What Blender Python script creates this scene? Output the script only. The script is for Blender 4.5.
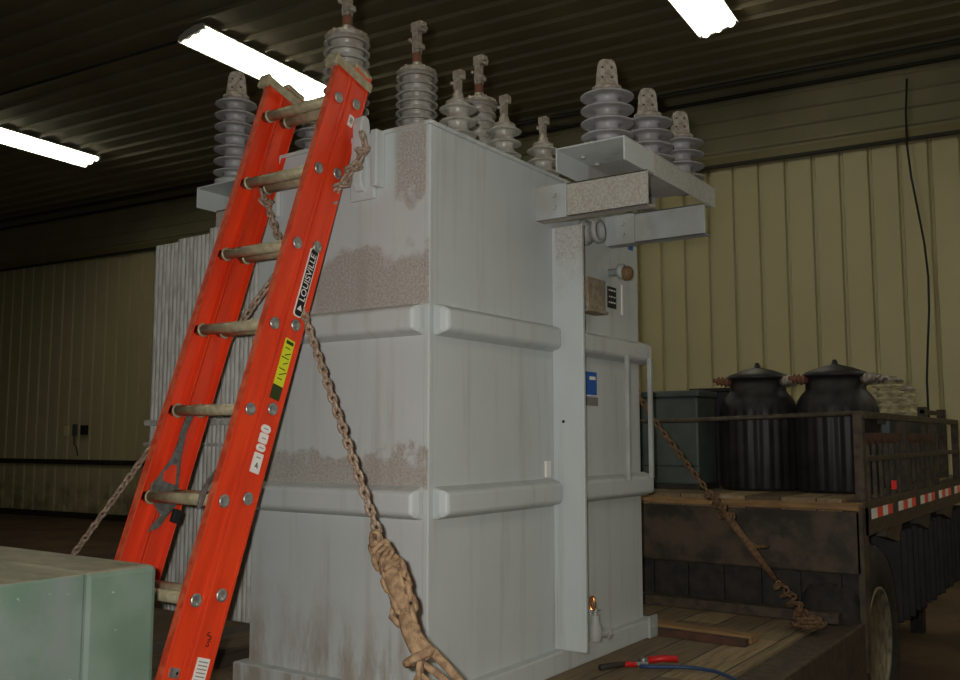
import bpy, bmesh, math, random
from mathutils import Vector, Matrix
random.seed(7)
S = bpy.context.scene
for o in list(bpy.data.objects): bpy.data.objects.remove(o)
COL = S.collection
PI = math.pi
# ------------------------------------------------------------------ camera
CAM = Vector((-2.551, -1.985, 1.637))
AZ = math.radians(34.76); PITCH = math.atan(97/943.)
FH = Vector((math.cos(AZ), math.sin(AZ), 0)); RT = Vector((math.sin(AZ), -math.cos(AZ), 0))
FW = FH*math.cos(PITCH)+Vector((0, 0, 1))*math.sin(PITCH); UP = RT.cross(FW)
cd = bpy.data.cameras.new('camera'); cam = bpy.data.objects.new('camera', cd); COL.objects.link(cam)
cd.sensor_width = 36; cd.lens = 943/960*36; cd.clip_start = .05; cd.clip_end = 100
cam.matrix_world = Matrix(((RT.x, UP.x, -FW.x, CAM.x), (RT.y, UP.y, -FW.y, CAM.y), (RT.z, UP.z, -FW.z, CAM.z), (0, 0, 0, 1)))
S.camera = cam
# ------------------------------------------------------------------ light
FLASH = 50.0; TUBE = 8.0
S.view_settings.view_transform = 'Standard'; S.view_settings.look = 'None'
S.view_settings.gamma = 1; S.view_settings.use_curve_mapping = False
S.view_settings.exposure = 0.32
w = bpy.data.worlds.new('world'); S.world = w; w.use_nodes = True
w.node_tree.nodes['Background'].inputs[0].default_value = (.6, .65, .5, 1)
w.node_tree.nodes['Background'].inputs[1].default_value = 0.0
ld = bpy.data.lights.new('camera_flash', 'AREA'); ld.energy = FLASH; ld.size = .04; ld.color = (1, .985, .95)
lo = bpy.data.objects.new('camera_flash', ld); COL.objects.link(lo)
lo.matrix_world = Matrix.Translation(-RT*.07+UP*.05-FW*.02) @ cam.matrix_world

# ------------------------------------------------------------------ materials
def lin(c): return tuple(((v/255+.055)/1.055)**2.4 if v > 10 else v/255/12.92 for v in c)
class NT:
    def __init__(s, name):
        s.m = bpy.data.materials.new(name); s.m.use_nodes = True; s.t = s.m.node_tree; s.n = s.t.nodes
        s.b = s.n['Principled BSDF']
    def new(s, typ, **kw):
        n = s.n.new(typ)
        for k, v in kw.items(): setattr(n, k, v)
        return n
    def link(s, a, b): s.t.links.new(a, b)
    def inp(s, sock, v):
        if isinstance(v, (int, float)): sock.default_value = v
        elif isinstance(v, tuple): sock.default_value = v if len(v) == 4 or sock.type == 'VECTOR' else (*v, 1)
        else: s.link(v, sock)
    def math(s, op, a, b=0., c=None, clamp=False):
        n = s.new('ShaderNodeMath', operation=op, use_clamp=clamp); s.inp(n.inputs[0], a); s.inp(n.inputs[1], b)
        if c is not None: s.inp(n.inputs[2], c)
        return n.outputs[0]
    def step(s, v, lo, hi):
        n = s.new('ShaderNodeMapRange', interpolation_type='SMOOTHSTEP'); s.inp(n.inputs[0], v); s.inp(n.inputs[1], lo); s.inp(n.inputs[2], hi)
        return n.outputs[0]
    def pos(s, obj=False):
        if obj: return s.new('ShaderNodeTexCoord').outputs['Object']
        return s.new('ShaderNodeNewGeometry').outputs['Position']
    def noise(s, vec, scale, detail=4, stretch=None, rough=.55, off=None):
        if stretch or off:
            mp = s.new('ShaderNodeMapping'); s.link(vec, mp.inputs[0])
            if stretch: mp.inputs['Scale'].default_value = stretch
            if off: mp.inputs['Location'].default_value = off
            vec = mp.outputs[0]
        n = s.new('ShaderNodeTexNoise'); s.link(vec, n.inputs['Vector']); n.inputs['Scale'].default_value = scale
        n.inputs['Detail'].default_value = detail; n.inputs['Roughness'].default_value = rough
        return n.outputs[0]
    def mix(s, f, a, b):
        n = s.new('ShaderNodeMix', data_type='RGBA'); s.inp(n.inputs[0], f); s.inp(n.inputs[6], a); s.inp(n.inputs[7], b)
        return n.outputs[2]
    def bump(s, h, strength=.3, dist=.01):
        n = s.new('ShaderNodeBump'); n.inputs['Strength'].default_value = strength; n.inputs['Distance'].default_value = dist
        s.link(h, n.inputs['Height']); s.link(n.outputs[0], s.b.inputs['Normal'])
    def fin(s, col, rough=.5, metal=0., spec=.5):
        s.inp(s.b.inputs['Base Color'], col); s.inp(s.b.inputs['Roughness'], rough); s.inp(s.b.inputs['Metallic'], metal)
        s.b.inputs['Specular IOR Level'].default_value = spec
        return s.m
def simple(name, c1, c2=None, scale=12, rough=.6, metal=0., spec=.4, obj=True, bump=.0, stretch=None, lo=.35, hi=.65, bscale=60):
    t = NT(name); p = t.pos(obj)
    col = lin(c1)
    if c2:
        n = t.noise(p, scale, 5, stretch); col = t.mix(t.step(n, lo, hi), lin(c1), lin(c2))
    if bump: t.bump(t.noise(p, bscale, 3), bump, .004)
    return t.fin(col, rough, metal, spec)

def tank_paint():
    t = NT('weathered_grey_paint'); p = t.pos()
    sx = t.new('ShaderNodeSeparateXYZ'); t.link(p, sx.inputs[0]); x, y, z = sx.outputs
    gx = t.new('ShaderNodeNewGeometry'); ns = t.new('ShaderNodeSeparateXYZ'); t.link(gx.outputs['Normal'], ns.inputs[0])
    left = t.math('MULTIPLY', t.step(t.math('MULTIPLY', ns.outputs[0], -1), .6, .8), t.math('SUBTRACT', 1, t.step(x, .15, .2)))
    base = t.mix(t.noise(p, 5, 4), lin((182, 187, 185)), lin((192, 196, 194)))
    streak = t.noise(p, 14, 5, (1, 1, .07), .6)
    col = t.mix(t.math('MULTIPLY', t.step(streak, .5, .75), .38), base, lin((140, 134, 122)))
    wob = t.noise(p, 9, 5); wz = t.math('ADD', z, t.math('MULTIPLY', t.math('SUBTRACT', wob, .5), .35))
    big = t.noise(p, 3.3, 3, (1, 1, .25), off=(3, 1.4, 0))
    def above(z0, h):   # rough brown grime resting above a ledge
        return t.math('MULTIPLY', t.step(z, z0-.01, z0), t.math('SUBTRACT', 1, t.step(wz, z0+h*.7, z0+h)))
    g1 = t.math('MULTIPLY', above(2.10, .24), t.math('SUBTRACT', 1, t.step(y, .50, .62)))
    g2 = t.math('MULTIPLY', above(1.465, .13), 1.)
    g3 = t.math('MULTIPLY', t.step(wz, 2.44, 2.50), t.math('SUBTRACT', 1, t.step(y, .14, .17)))
    g3 = t.math('MULTIPLY', g3, t.step(y, .004, .02))
    g = t.math('MAXIMUM', t.math('MAXIMUM', g1, g2), g3)
    sp = t.step(t.noise(p, 110, 4, None, .7), .38, .62)
    gm = t.math('MULTIPLY', t.math('MULTIPLY', g, left), t.math('ADD', .35, t.math('MULTIPLY', sp, .45)))
    low = t.math('MULTIPLY', t.math('SUBTRACT', 1, t.step(wz, .75, 1.15)), t.step(t.noise(p, 9, 6, (1, 1, .25), .7), .40, .62))
    gm = t.math('MAXIMUM', gm, t.math('MULTIPLY', t.math('MULTIPLY', low, left), .8))
    # random rust weeps and band ledges
    spot = t.step(t.noise(p, 6, 6, (1, 1, .35), .7, off=(7, 2, 5)), .66, .74)
    gm = t.math('MAXIMUM', gm, t.math('MULTIPLY', spot, .5))
    pst = t.math('MULTIPLY', t.math('MULTIPLY', t.step(x, .80, .82), t.step(wz, 2.20, 2.45)), t.math('SUBTRACT', 1, t.step(y, -.02, -.01)))
    gm = t.math('MAXIMUM', gm, t.math('MULTIPLY', t.math('MULTIPLY', pst, t.math('ADD', .3, sp)), .5))
    col = t.mix(gm, col, lin((148, 134, 118)))
    t.bump(t.math('ADD', t.math('MULTIPLY', gm, t.noise(p, 90, 3)), t.math('MULTIPLY', t.noise(p, 22, 3), .25)), .35, .006)
    return t.fin(col, .48, 0., .45)
M = {}
M['paint'] = tank_paint()
M['paint_rough'] = simple('speckled_grey_paint', (178, 174, 164), (158, 150, 138), 130, .6, bump=.4, lo=.4, hi=.6)
M['paint_plain'] = simple('grey_paint', (170, 174, 172), (156, 156, 150), 6, .5, bump=.1)
M['radiator'] = simple('radiator_grey_paint', (176, 177, 172), (154, 150, 142), 40, .55, bump=.15, stretch=(1, 1, .2), lo=.42, hi=.6)
M['lichen'] = simple('crusted_brown_plate', (128, 112, 92), (150, 140, 118), 40, .8, bump=.5)
M['orange'] = simple('orange_fibreglass', (226, 66, 28), (208, 55, 24), 22, .38, bump=.05, stretch=(1, 1, .12), spec=.5)
M['orange_worn'] = simple('worn_orange_edge', (205, 96, 62), (184, 60, 32), 30, .6)
M['alu'] = simple('dull_aluminium', (178, 168, 138), (152, 142, 114), 40, .45, .15, stretch=(1, 1, 1))
M['rivet'] = simple('rivet_metal', (190, 190, 184), (150, 150, 146), 60, .35, .7)
M['steel'] = simple('grey_steel', (128, 130, 128), (105, 100, 92), 50, .4, .6)
M['black'] = simple('black_rubber', (22, 22, 22), None, rough=.7)
M['white'] = simple('white_sticker', (226, 222, 214), None, rough=.5)
M['ink'] = simple('black_ink', (20, 20, 20), None, rough=.5)
M['grey_ink'] = simple('grey_ink', (120, 116, 112), None, rough=.5)
M['yellow'] = simple('yellow_sticker', (208, 212, 40), None, rough=.5)
M['dark_green_ink'] = simple('dark_green_ink', (46, 60, 18), None, rough=.5)
M['porcelain'] = simple('grey_porcelain', (170, 167, 158), (146, 138, 126), 18, .35, spec=.6, bump=.05)
M['porcelain_bluish'] = simple('dusty_bluish_porcelain', (156, 155, 157), (138, 134, 130), 14, .45, spec=.5, bump=.08)
M['terminal'] = simple('dusty_terminal_metal', (172, 166, 154), (140, 126, 112), 50, .55, .35, bump=.3)
M['rust'] = simple('rusty_metal', (128, 74, 48), (98, 74, 58), 60, .8, bump=.4)
M['chain'] = simple('rusty_chain', (172, 152, 132), (130, 108, 90), 70, .7, .1, bump=.5)
M['mud'] = simple('tan_muddy_iron', (164, 134, 102), (124, 98, 74), 45, .8, bump=.6)
M['chain_dark'] = simple('brown_chain', (124, 94, 66), (92, 70, 50), 60, .8, .1, bump=.5)
M['dark_steel'] = simple('dirty_dark_steel', (58, 52, 44), (40, 37, 33), 14, .7, .1, bump=.3)
M['rack'] = simple('dull_brown_rack_steel', (84, 72, 56), (60, 50, 42), 20, .6, .1, bump=.2)
M['charcoal'] = simple('charcoal_case_paint', (42, 38, 38), (28, 26, 25), 8, .5)
M['green_case'] = simple('grey_green_case_paint', (80, 88, 82), (66, 74, 68), 5, .55)
M['rubber'] = simple('tyre_rubber', (34, 32, 30), (52, 46, 40), 20, .8, bump=.2)
M['rim'] = simple('dusty_wheel_metal', (138, 130, 110), (96, 88, 72), 18, .5, .2)
M['rack_board'] = simple('brown_board_paint', (92, 58, 42), (66, 46, 36), 12, .7)
M['red'] = simple('red_paint', (196, 30, 26), None, rough=.4)
M['tape_red'] = simple('red_reflective_tape', (255, 56, 44), None, rough=.3)
M['tape_white'] = simple('white_reflective_tape', (252, 250, 245), None, rough=.3)
M['blue'] = simple('blue_sticker', (26, 84, 168), None, rough=.4)
M['hose'] = simple('blue_hose', (40, 62, 96), None, rough=.45)
M['brass'] = simple('copper_ring', (226, 150, 90), None, rough=.25, metal=.9)
M['gauge'] = simple('brown_gauge_face', (134, 104, 66), (112, 90, 60), 30, .5)
M['lumber'] = simple('tan_lumber', (150, 116, 74), (120, 90, 56), 10, .7, stretch=(6, .6, 6))
M['cream'] = simple('cream_insulator', (200, 190, 150), (150, 140, 110), 20, .5)
M['fixture'] = simple('white_enamel', (220, 220, 215), None, rough=.4)
M['plate'] = simple('cream_wall_plate', (228, 218, 180), None, rough=.5)
M['grey_case'] = simple('bluish_grey_case', (84, 92, 96), None, rough=.5)
M['cable'] = simple('dark_cable', (30, 28, 24), None, rough=.6)
M['conduit'] = simple('conduit_metal', (74, 72, 66), None, rough=.5, metal=.3)

def green_box_mat():
    t = NT('faded_green_paint'); p = t.pos()
    sx = t.new('ShaderNodeSeparateXYZ'); t.link(p, sx.inputs[0]); x, y, z = sx.outputs
    n = t.noise(p, 5, 5)
    col = t.mix(t.step(n, .35, .65), lin((96, 116, 100)), lin((112, 130, 116)))
    fade = t.math('MULTIPLY', t.step(t.noise(p, 4.5, 5, off=(2, 0, 1)), .42, .62), t.math('SUBTRACT', 1, t.step(x, -1.22, -1.12)))
    col = t.mix(t.math('MULTIPLY', fade, .75), col, lin((120, 126, 124)))
    g = t.new('ShaderNodeNewGeometry'); ns = t.new('ShaderNodeSeparateXYZ'); t.link(g.outputs['Normal'], ns.inputs[0])
    top = t.step(ns.outputs[2], .75, .95)
    dust = t.mix(t.step(t.noise(p, 9, 5, (2.5, 1, 1)), .4, .65), lin((150, 142, 122)), lin((128, 128, 108)))
    col = t.mix(top, col, dust)
    sc = t.step(t.noise(p, 26, 4, (1, 1, 2)), .70, .76)
    col = t.mix(t.math('MULTIPLY', sc, .6), col, lin((190, 200, 190)))
    return t.fin(col, .55)
M['green_box'] = green_box_mat()

def deck_mat():
    t = NT('weathered_deck_planks'); p = t.pos()
    sx = t.new('ShaderNodeSeparateXYZ'); t.link(p, sx.inputs[0]); x, y, z = sx.outputs
    iy = t.math('FLOOR', t.math('DIVIDE', y, .19)); fy = t.math('FRACT', t.math('DIVIDE', y, .19))
    wn = t.new('ShaderNodeTexWhiteNoise', noise_dimensions='2D')
    cb = t.new('ShaderNodeCombineXYZ'); t.link(iy, cb.inputs[0])
    t.link(t.math('FLOOR', t.math('ADD', t.math('DIVIDE', x, .9), t.math('MULTIPLY', iy, .37))), cb.inputs[1]); t.link(cb.outputs[0], wn.inputs['Vector'])
    grain = t.noise(p, 8, 6, (.5, 6, 6), .65)
    a = t.mix(wn.outputs[0], lin((90, 74, 54)), lin((164, 142, 106)))
    col = t.mix(t.math('MULTIPLY', t.step(grain, .4, .7), .6), a, lin((74, 60, 44)))
    gap = t.math('MAXIMUM', t.step(fy, .975, .99), t.math('SUBTRACT', 1, t.step(fy, .008, .02)))
    col = t.mix(gap, col, lin((26, 22, 18)))
    t.bump(t.math('SUBTRACT', grain, gap), .5, .01)
    return t.fin(col, .8)
M['deck'] = deck_mat()

def wall_mat():
    t = NT('cream_wall_paint'); p = t.pos()
    sx = t.new('ShaderNodeSeparateXYZ'); t.link(p, sx.inputs[0]); z = sx.outputs[2]
    col = t.mix(t.noise(p, 1.2, 4), lin((192, 182, 142)), lin((202, 192, 152)))
    dirt = t.math('MULTIPLY', t.math('SUBTRACT', 1, t.step(t.math('ADD', z, t.noise(p, 2.5, 5)), .8, 1.5)), .6)
    col = t.mix(t.math('MULTIPLY', dirt, t.step(t.noise(p, 3, 5), .35, .65)), col, lin((96, 84, 60)))
    return t.fin(col, .5)
M['wall'] = wall_mat()
M['liner'] = simple('grey_steel_liner', (150, 142, 112), (138, 132, 104), 1.0, .6, .1, obj=False)
M['ceiling'] = simple('ceiling_steel_liner', (140, 132, 106), (130, 122, 98), 1.0, .75, .0, obj=False)
M['trim'] = simple('wall_trim_paint', (130, 120, 84), None, rough=.5)
M['trim_dark'] = simple('dark_trim', (46, 42, 32), None, rough=.6)
M['floor'] = simple('stained_concrete', (98, 76, 54), (66, 52, 40), 1.4, .75, obj=False, bump=.2)
M['riser'] = simple('worn_steel_plate', (88, 74, 58), (52, 46, 38), 7, .6, .1, bump=.4, stretch=(1, 1, 1), bscale=40)
def emit(name, c, s):
    t = NT(name); t.fin(c, .4); t.b.inputs['Emission Color'].default_value = (*c, 1); t.b.inputs['Emission Strength'].default_value = s; return t.m
M['lamp'] = emit('fluorescent_lens', (1.0, .97, .80), TUBE)

# ------------------------------------------------------------------ geometry helpers
def world_of(o):
    m = o.matrix_basis.copy(); p = o.parent
    while p: m = p.matrix_basis @ m; p = p.parent
    return m
class MB:
    def __init__(s): s.bm = bmesh.new(); s.sm = []
    def _add(s, vs, fs, smooth=False, T=None):
        bv = [s.bm.verts.new(T @ Vector(v) if T else Vector(v)) for v in vs]
        for f in fs:
            try:
                q = s.bm.faces.new([bv[i] for i in f]); q.smooth = smooth
            except ValueError: pass
        return s
    def box(s, a, b, T=None):
        x0, y0, z0 = a; x1, y1, z1 = b
        v = [(x0,y0,z0),(x1,y0,z0),(x1,y1,z0),(x0,y1,z0),(x0,y0,z1),(x1,y0,z1),(x1,y1,z1),(x0,y1,z1)]
        return s._add(v, [(0,3,2,1),(4,5,6,7),(0,1,5,4),(1,2,6,5),(2,3,7,6),(3,0,4,7)], False, T)
    def prism(s, pts, axis, a, b, smooth=False, T=None, cap=True):
        """closed outline pts (2-D) extruded along axis from a to b"""
        def P(u, v, t):
            return {0: (t, u, v), 1: (u, t, v), 2: (u, v, t)}[axis]
        n = len(pts); vs = [P(u, v, a) for u, v in pts]+[P(u, v, b) for u, v in pts]
        fs = [(i, (i+1) % n, n+(i+1) % n, n+i) for i in range(n)]
        s._add(vs, fs+([] if not cap else [tuple(range(n))[::-1], tuple(range(n, 2*n))]), smooth, T)
        return s
    def lathe(s, prof, c=(0, 0, 0), axis=2, n=32, smooth=True, T=None):
        vs = []; fs = []
        def P(r, a, h):
            q = {2: (r*math.cos(a), r*math.sin(a), h), 1: (r*math.cos(a), h, r*math.sin(a)), 0: (h, r*math.cos(a), r*math.sin(a))}[axis]
            return (q[0]+c[0], q[1]+c[1], q[2]+c[2])
        for r, h in prof:
            for k in range(n): vs.append(P(max(r, 1e-5), 2*PI*k/n, h))
        for i in range(len(prof)-1):
            for k in range(n): fs.append((i*n+k, i*n+(k+1) % n, (i+1)*n+(k+1) % n, (i+1)*n+k))
        if prof[0][0] > 1e-4: fs.append(tuple(range(n))[::-1])
        if prof[-1][0] > 1e-4: fs.append(tuple(range((len(prof)-1)*n, len(prof)*n)))
        return s._add(vs, fs, smooth, T)
    def cyl(s, r, a, b, n=16, smooth=True, r2=None):
        a = Vector(a); b = Vector(b); d = (b-a); L = d.length
        q = d.to_track_quat('Z', 'Y').to_matrix().to_4x4(); T = Matrix.Translation(a) @ q
        return s.lathe([(r, 0), (r if r2 is None else r2, L)], n=n, smooth=smooth, T=T)
    def tube(s, pts, r, n=8, closed=False, smooth=True):
        pts = [Vector(p) for p in pts]; N = len(pts); vs = []; fs = []; up = None
        for i, p in enumerate(pts):
            t = (pts[(i+1) % N]-pts[i-1]) if closed else (pts[min(i+1, N-1)]-pts[max(i-1, 0)])
            t.normalize()
            if up is None: up = t.orthogonal().normalized()
            up = (up-t*up.dot(t)).normalized(); w_ = t.cross(up)
            rr = r(i/(N-1)) if callable(r) else r
            for k in range(n):
                a = 2*PI*k/n; vs.append(tuple(p+(up*math.cos(a)+w_*math.sin(a))*rr))
        for i in range(N if closed else N-1):
            j = (i+1) % N
            for k in range(n): fs.append((i*n+k, i*n+(k+1) % n, j*n+(k+1) % n, j*n+k))
        if not closed: fs += [tuple(range(n))[::-1], tuple(range((N-1)*n, N*n))]
        return s._add(vs, fs, smooth)
    def strip(s, prof, axis_a, axis_b, origin, width):
        """open corrugated sheet: prof (u along axis_a, h along normal) swept along axis_b by width"""
        A = Vector(axis_a); B = Vector(axis_b); Nn = A.cross(B).normalized(); O = Vector(origin)
        vs = [tuple(O+A*u+Nn*h) for u, h in prof]+[tuple(O+A*u+Nn*h+B*width) for u, h in prof]; n = len(prof)
        return s._add(vs, [(i, i+1, n+i+1, n+i) for i in range(n-1)])
    def build(s, name, mat, parent=None, world=False, bevel=0, segs=2, kind=None, label=None):
        me = bpy.data.meshes.new(name)
        bmesh.ops.recalc_face_normals(s.bm, faces=s.bm.faces[:]); s.bm.to_mesh(me); s.bm.free()
        o = bpy.data.objects.new(name, me); COL.objects.link(o)
        if parent:
            o.parent = parent
            if world: me.transform(world_of(parent).inverted())
        me.materials.append(M[mat] if isinstance(mat, str) else mat)
        if bevel:
            b = o.modifiers.new('bevel', 'BEVEL'); b.width = bevel; b.segments = segs; b.limit_method = 'ANGLE'; b.angle_limit = .6
        if kind: o['kind'] = kind
        if label: o['label'] = label
        return o
def tag(o, label, cat, group=None):
    o['label'] = label; o['category'] = cat
    if group: o['group'] = group
    return o
def thing(name, label, cat, loc=(0, 0, 0), group=None, rot=(0, 0, 0)):
    o = bpy.data.objects.new(name, None); COL.objects.link(o); o.location = loc; o.rotation_euler = rot; o.empty_display_size = .1
    return tag(o, label, cat, group)
def recentre(o):
    """put a single-mesh thing's origin at the bottom centre of its mesh"""
    xs = [v.co for v in o.data.vertices]
    c = Vector(((min(v.x for v in xs)+max(v.x for v in xs))/2, (min(v.y for v in xs)+max(v.y for v in xs))/2, min(v.z for v in xs)))
    o.data.transform(Matrix.Translation(-c)); o.location = c; return o
def copy_tree(o, parent=None):
    c = o.copy(); COL.objects.link(c); c.parent = parent
    for ch in list(o.children): copy_tree(ch, c)
    return c
def text(name, s, size, mat, parent, T, ext=.0004, align='CENTER'):
    cu = bpy.data.curves.new(name, 'FONT'); cu.body = s; cu.size = size; cu.extrude = ext; cu.align_x = align; cu.align_y = 'CENTER'
    tmp = bpy.data.objects.new('tmp', cu); COL.objects.link(tmp)
    dg = bpy.context.evaluated_depsgraph_get(); me = bpy.data.meshes.new_from_object(tmp.evaluated_get(dg))
    bpy.data.objects.remove(tmp); me.name = name; me.materials.clear(); me.materials.append(M[mat]); me.transform(T)
    o = bpy.data.objects.new(name, me); COL.objects.link(o); o.parent = parent; return o

# ------------------------------------------------------------------ the building (turned 4.56 degrees from the trailer)
UB = Vector((.99683462, .07950302, 0)); VB = Vector((-.07950302, .99683462, 0)); ZV = Vector((0, 0, 1))
def B(a, b, z): return Vector((CAM.x, CAM.y, 0))+UB*a+VB*b+ZV*z
WB = 12.653; WL, WR, WF = 24.0, -11.0, -7.0; ZC = 6.43; ZT = 5.41
def ribs(length, pitch, wd, h, dirn=1, start=.1):
    p = [(0, 0)]; u = start
    while u+wd < length:
        p += [(u, 0), (u+wd*.25, h), (u+wd*.75, h), (u+wd, 0)]; u += pitch
    return p+[(length, 0)]
def slab(name, pts, mat):   # thin closed box from 8 corners
    m = MB(); m._add([tuple(p) for p in pts], [(0,3,2,1),(4,5,6,7),(0,1,5,4),(1,2,6,5),(2,3,7,6),(3,0,4,7)])
    return m.build(name, mat, kind='structure')
slab('floor', [B(WF-.2, WR-.2, -.2), B(WB+.2, WR-.2, -.2), B(WB+.2, WL+.2, -.2), B(WF-.2, WL+.2, -.2),
               B(WF-.2, WR-.2, 0), B(WB+.2, WR-.2, 0), B(WB+.2, WL+.2, 0), B(WF-.2, WL+.2, 0)], 'floor')
def ribbed_wall(name, O, A, L, z0, z1, mat, pitch, wd, h):
    m = MB(); m.strip(ribs(L, pitch, wd, h, start=.088), A, ZV, Vector(O)+ZV*z0, z1-z0)
    N = Vector(A).cross(ZV).normalized(); O = Vector(O); 
    m._add([tuple(O+ZV*z0), tuple(O+Vector(A)*L+ZV*z0), tuple(O+Vector(A)*L+ZV*z1), tuple(O+ZV*z1)] +
           [tuple(O+N*.2+ZV*z0), tuple(O+N*.2+Vector(A)*L+ZV*z0), tuple(O+N*.2+Vector(A)*L+ZV*z1), tuple(O+N*.2+ZV*z1)],
           [(4,5,6,7),(0,1,5,4),(3,2,6,7),(0,3,7,4),(1,2,6,5)])
    return m.build(name, mat, kind='structure')
LEN = WL-WR
# back wall: normal A x Z must point out of the room (+UB): A = -VB... grooves run outwards
AW = VB
wall = ribbed_wall('wall_back', B(WB, WR, 0), AW, LEN, 0, ZT, 'wall', .347, .06, .05)
ribbed_wall('wall_left', B(WB, WL, 0), -UB, WB-WF, 0, ZC, 'wall', .347, .06, .05)
ribbed_wall('wall_front', B(WF, WL, 0), -VB, LEN, 0, ZC, 'wall', .347, .06, .05)
ribbed_wall('wall_right', B(WF, WR, 0), UB, WB-WF, 0, ZC, 'wall', .347, .06, .05)
# upper liner of the back wall with horizontal laps
m = MB(); O = B(WB-.03, WR, ZT)
pf = [(0, 0)]; u = .1
while u < ZC-ZT-.06: pf += [(u, 0), (u+.015, -.022), (u+.035, -.022), (u+.05, 0)]; u += .225
pf += [(ZC-ZT, 0)]
vs = [tuple(O+ZV*u+UB*h) for u, h in pf]+[tuple(O+ZV*u+UB*h+VB*LEN) for u, h in pf]; n_ = len(pf)
m._add(vs, [(i, i+1, n_+i+1, n_+i) for i in range(n_-1)])
O2 = B(WB+.2, WR, ZT)
m._add([tuple(O), tuple(O+VB*LEN), tuple(O+VB*LEN+ZV*(ZC-ZT)), tuple(O+ZV*(ZC-ZT)), tuple(O2), tuple(O2+VB*LEN), tuple(O2+VB*LEN+ZV*(ZC-ZT)), tuple(O2+ZV*(ZC-ZT))],
       [(4,5,6,7),(0,1,5,4),(3,2,6,7),(0,3,7,4),(1,2,6,5)])
m.build('wall_back_upper', 'liner', kind='structure')
# ceiling sheets, ribs running along VB
m = MB(); a = WF; pf = [(0, 0)]; u = .1; LA = WB-WF
while u < LA-.1: pf += [(u, 0), (u+.018, -.045), (u+.045, -.045), (u+.063, 0)]; u += .355
pf += [(LA, 0)]
O = B(WF, WR, ZC); vs = [tuple(O+UB*u+ZV*h) for u, h in pf]+[tuple(O+UB*u+ZV*h+VB*LEN) for u, h in pf]; n_ = len(pf)
m._add(vs, [(i, i+1, n_+i+1, n_+i) for i in range(n_-1)])
Q = [B(WF, WR, ZC), B(WB, WR, ZC), B(WB, WL, ZC), B(WF, WL, ZC)]
m._add([tuple(q) for q in Q]+[tuple(q+ZV*.2) for q in Q], [(4,5,6,7),(0,1,5,4),(1,2,6,5),(2,3,7,6),(3,0,4,7)])
m.build('ceiling', 'ceiling', kind='structure')
def beam(name, a, b0, b1, z, r0, r1, mat):
    m = MB(); m._add([tuple(B(a-r0, b, z+q)) for b in (b0, b1) for q in (-r1, r1)]+[tuple(B(a+r0, b, z+q)) for b in (b0, b1) for q in (-r1, r1)],
       [(0,1,3,2),(4,5,7,6),(0,1,5,4),(2,3,7,6),(0,2,6,4),(1,3,7,5)])
    return m.build(name, mat, kind='structure')
beam('trim_1', WB-.05, WR, WL, ZT, .03, .05, 'trim')
beam('trim_2', WB-.07, WR, WL, ZT-.075, .02, .022, 'trim_dark')
beam('trim_3', WB-.10, WR, WL, ZC-.16, .02, .022, 'trim_dark')
beam('trim_4', WB-.02, 10.2, WL, 1.13, .02, .05, 'trim_dark')
beam('baseboard_back', WB-.03, WR, WL, .06, .02, .06, 'trim_dark')
def bar_thing(name, p, q, r, mat, label, cat, group=None):
    m = MB(); m.cyl(r, p, q, 10); return tag(recentre(m.build(name, mat)), label, cat, group)
bar_thing('ceiling_conduit', B(WB-.42, WR+.2, ZC-.09), B(WB-.42, WL-.2, ZC-.09), .03, 'conduit', 'long thin conduit running under the ceiling next to the back wall', 'conduit')
bar_thing('ceiling_conduit', B(7.6, 8.4, ZC-.065), B(7.6, WL-.3, ZC-.065), .018, 'cable', 'dark conduit crossing the ceiling panels at upper left', 'conduit')
# hanging cable on the right of the back wall
m = MB(); m.tube([B(WB-.10, 1.12+.06*math.sin(i*.8)-.012*i, 6.1-i*.42) for i in range(12)], .013, 6)
tag(recentre(m.build('hanging_cable', 'cable')), 'dark cable hanging down the cream siding near the right edge', 'cable')
# dark storage frame high on the back wall behind the bushings
# outlets on the left stretch of back wall
def wallbox(name, px_a, b, z, w_, h_, d_, mat, label, cat):
    m = MB(); c = B(WB-.002, b, z)
    vs = []
    for dd in (0, -d_):
        for s1, s2 in ((-1,-1),(1,-1),(1,1),(-1,1)): vs.append(tuple(c+VB*w_*s1/2+ZV*h_*s2/2+UB*dd))
    m._add(vs, [(0,3,2,1),(4,5,6,7),(0,1,5,4),(1,2,6,5),(2,3,7,6),(3,0,4,7)])
    return tag(recentre(m.build(name, mat, bevel=.004)), label, cat)
wallbox('outlet_plate', 0, 17.25, 1.76, .13, .2, .03, 'plate', 'small cream outlet plate on the left stretch of siding', 'outlet')
wallbox('switch_box', 0, 16.96, 1.78, .10, .24, .06, 'grey_case', 'grey electrical box beside the cream outlet plate on the wall', 'electrical box')
wallbox('wall_receptacle', 0, 16.65, 1.78, .14, .19, .09, 'black', 'black receptacle box right of the cream outlet plate', 'receptacle')
m = MB(); m.tube([B(WB-.05, 16.96, 1.68), B(WB-.06, 16.93, 1.5), B(WB-.06, 16.85, 1.42), B(WB-.06, 16.8, 1.25)], .012, 6)
tag(recentre(m.build('dangling_wire', 'cable')), 'thin cord dangling below the grey box on the wall', 'cord')
m = MB(); m.lathe([(.17, 0), (.17, .02), (.16, 1.02), (.12, 1.1), (.0, 1.13)], n=20)  # plain round upright drawn for an unidentified dark strip
upright = tag(m.build('dark_upright', 'dark_steel'), 'plain dark upright at the back wall left of the ladder', 'post'); upright.location = B(WB-.6, 14.0, 0)

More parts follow.
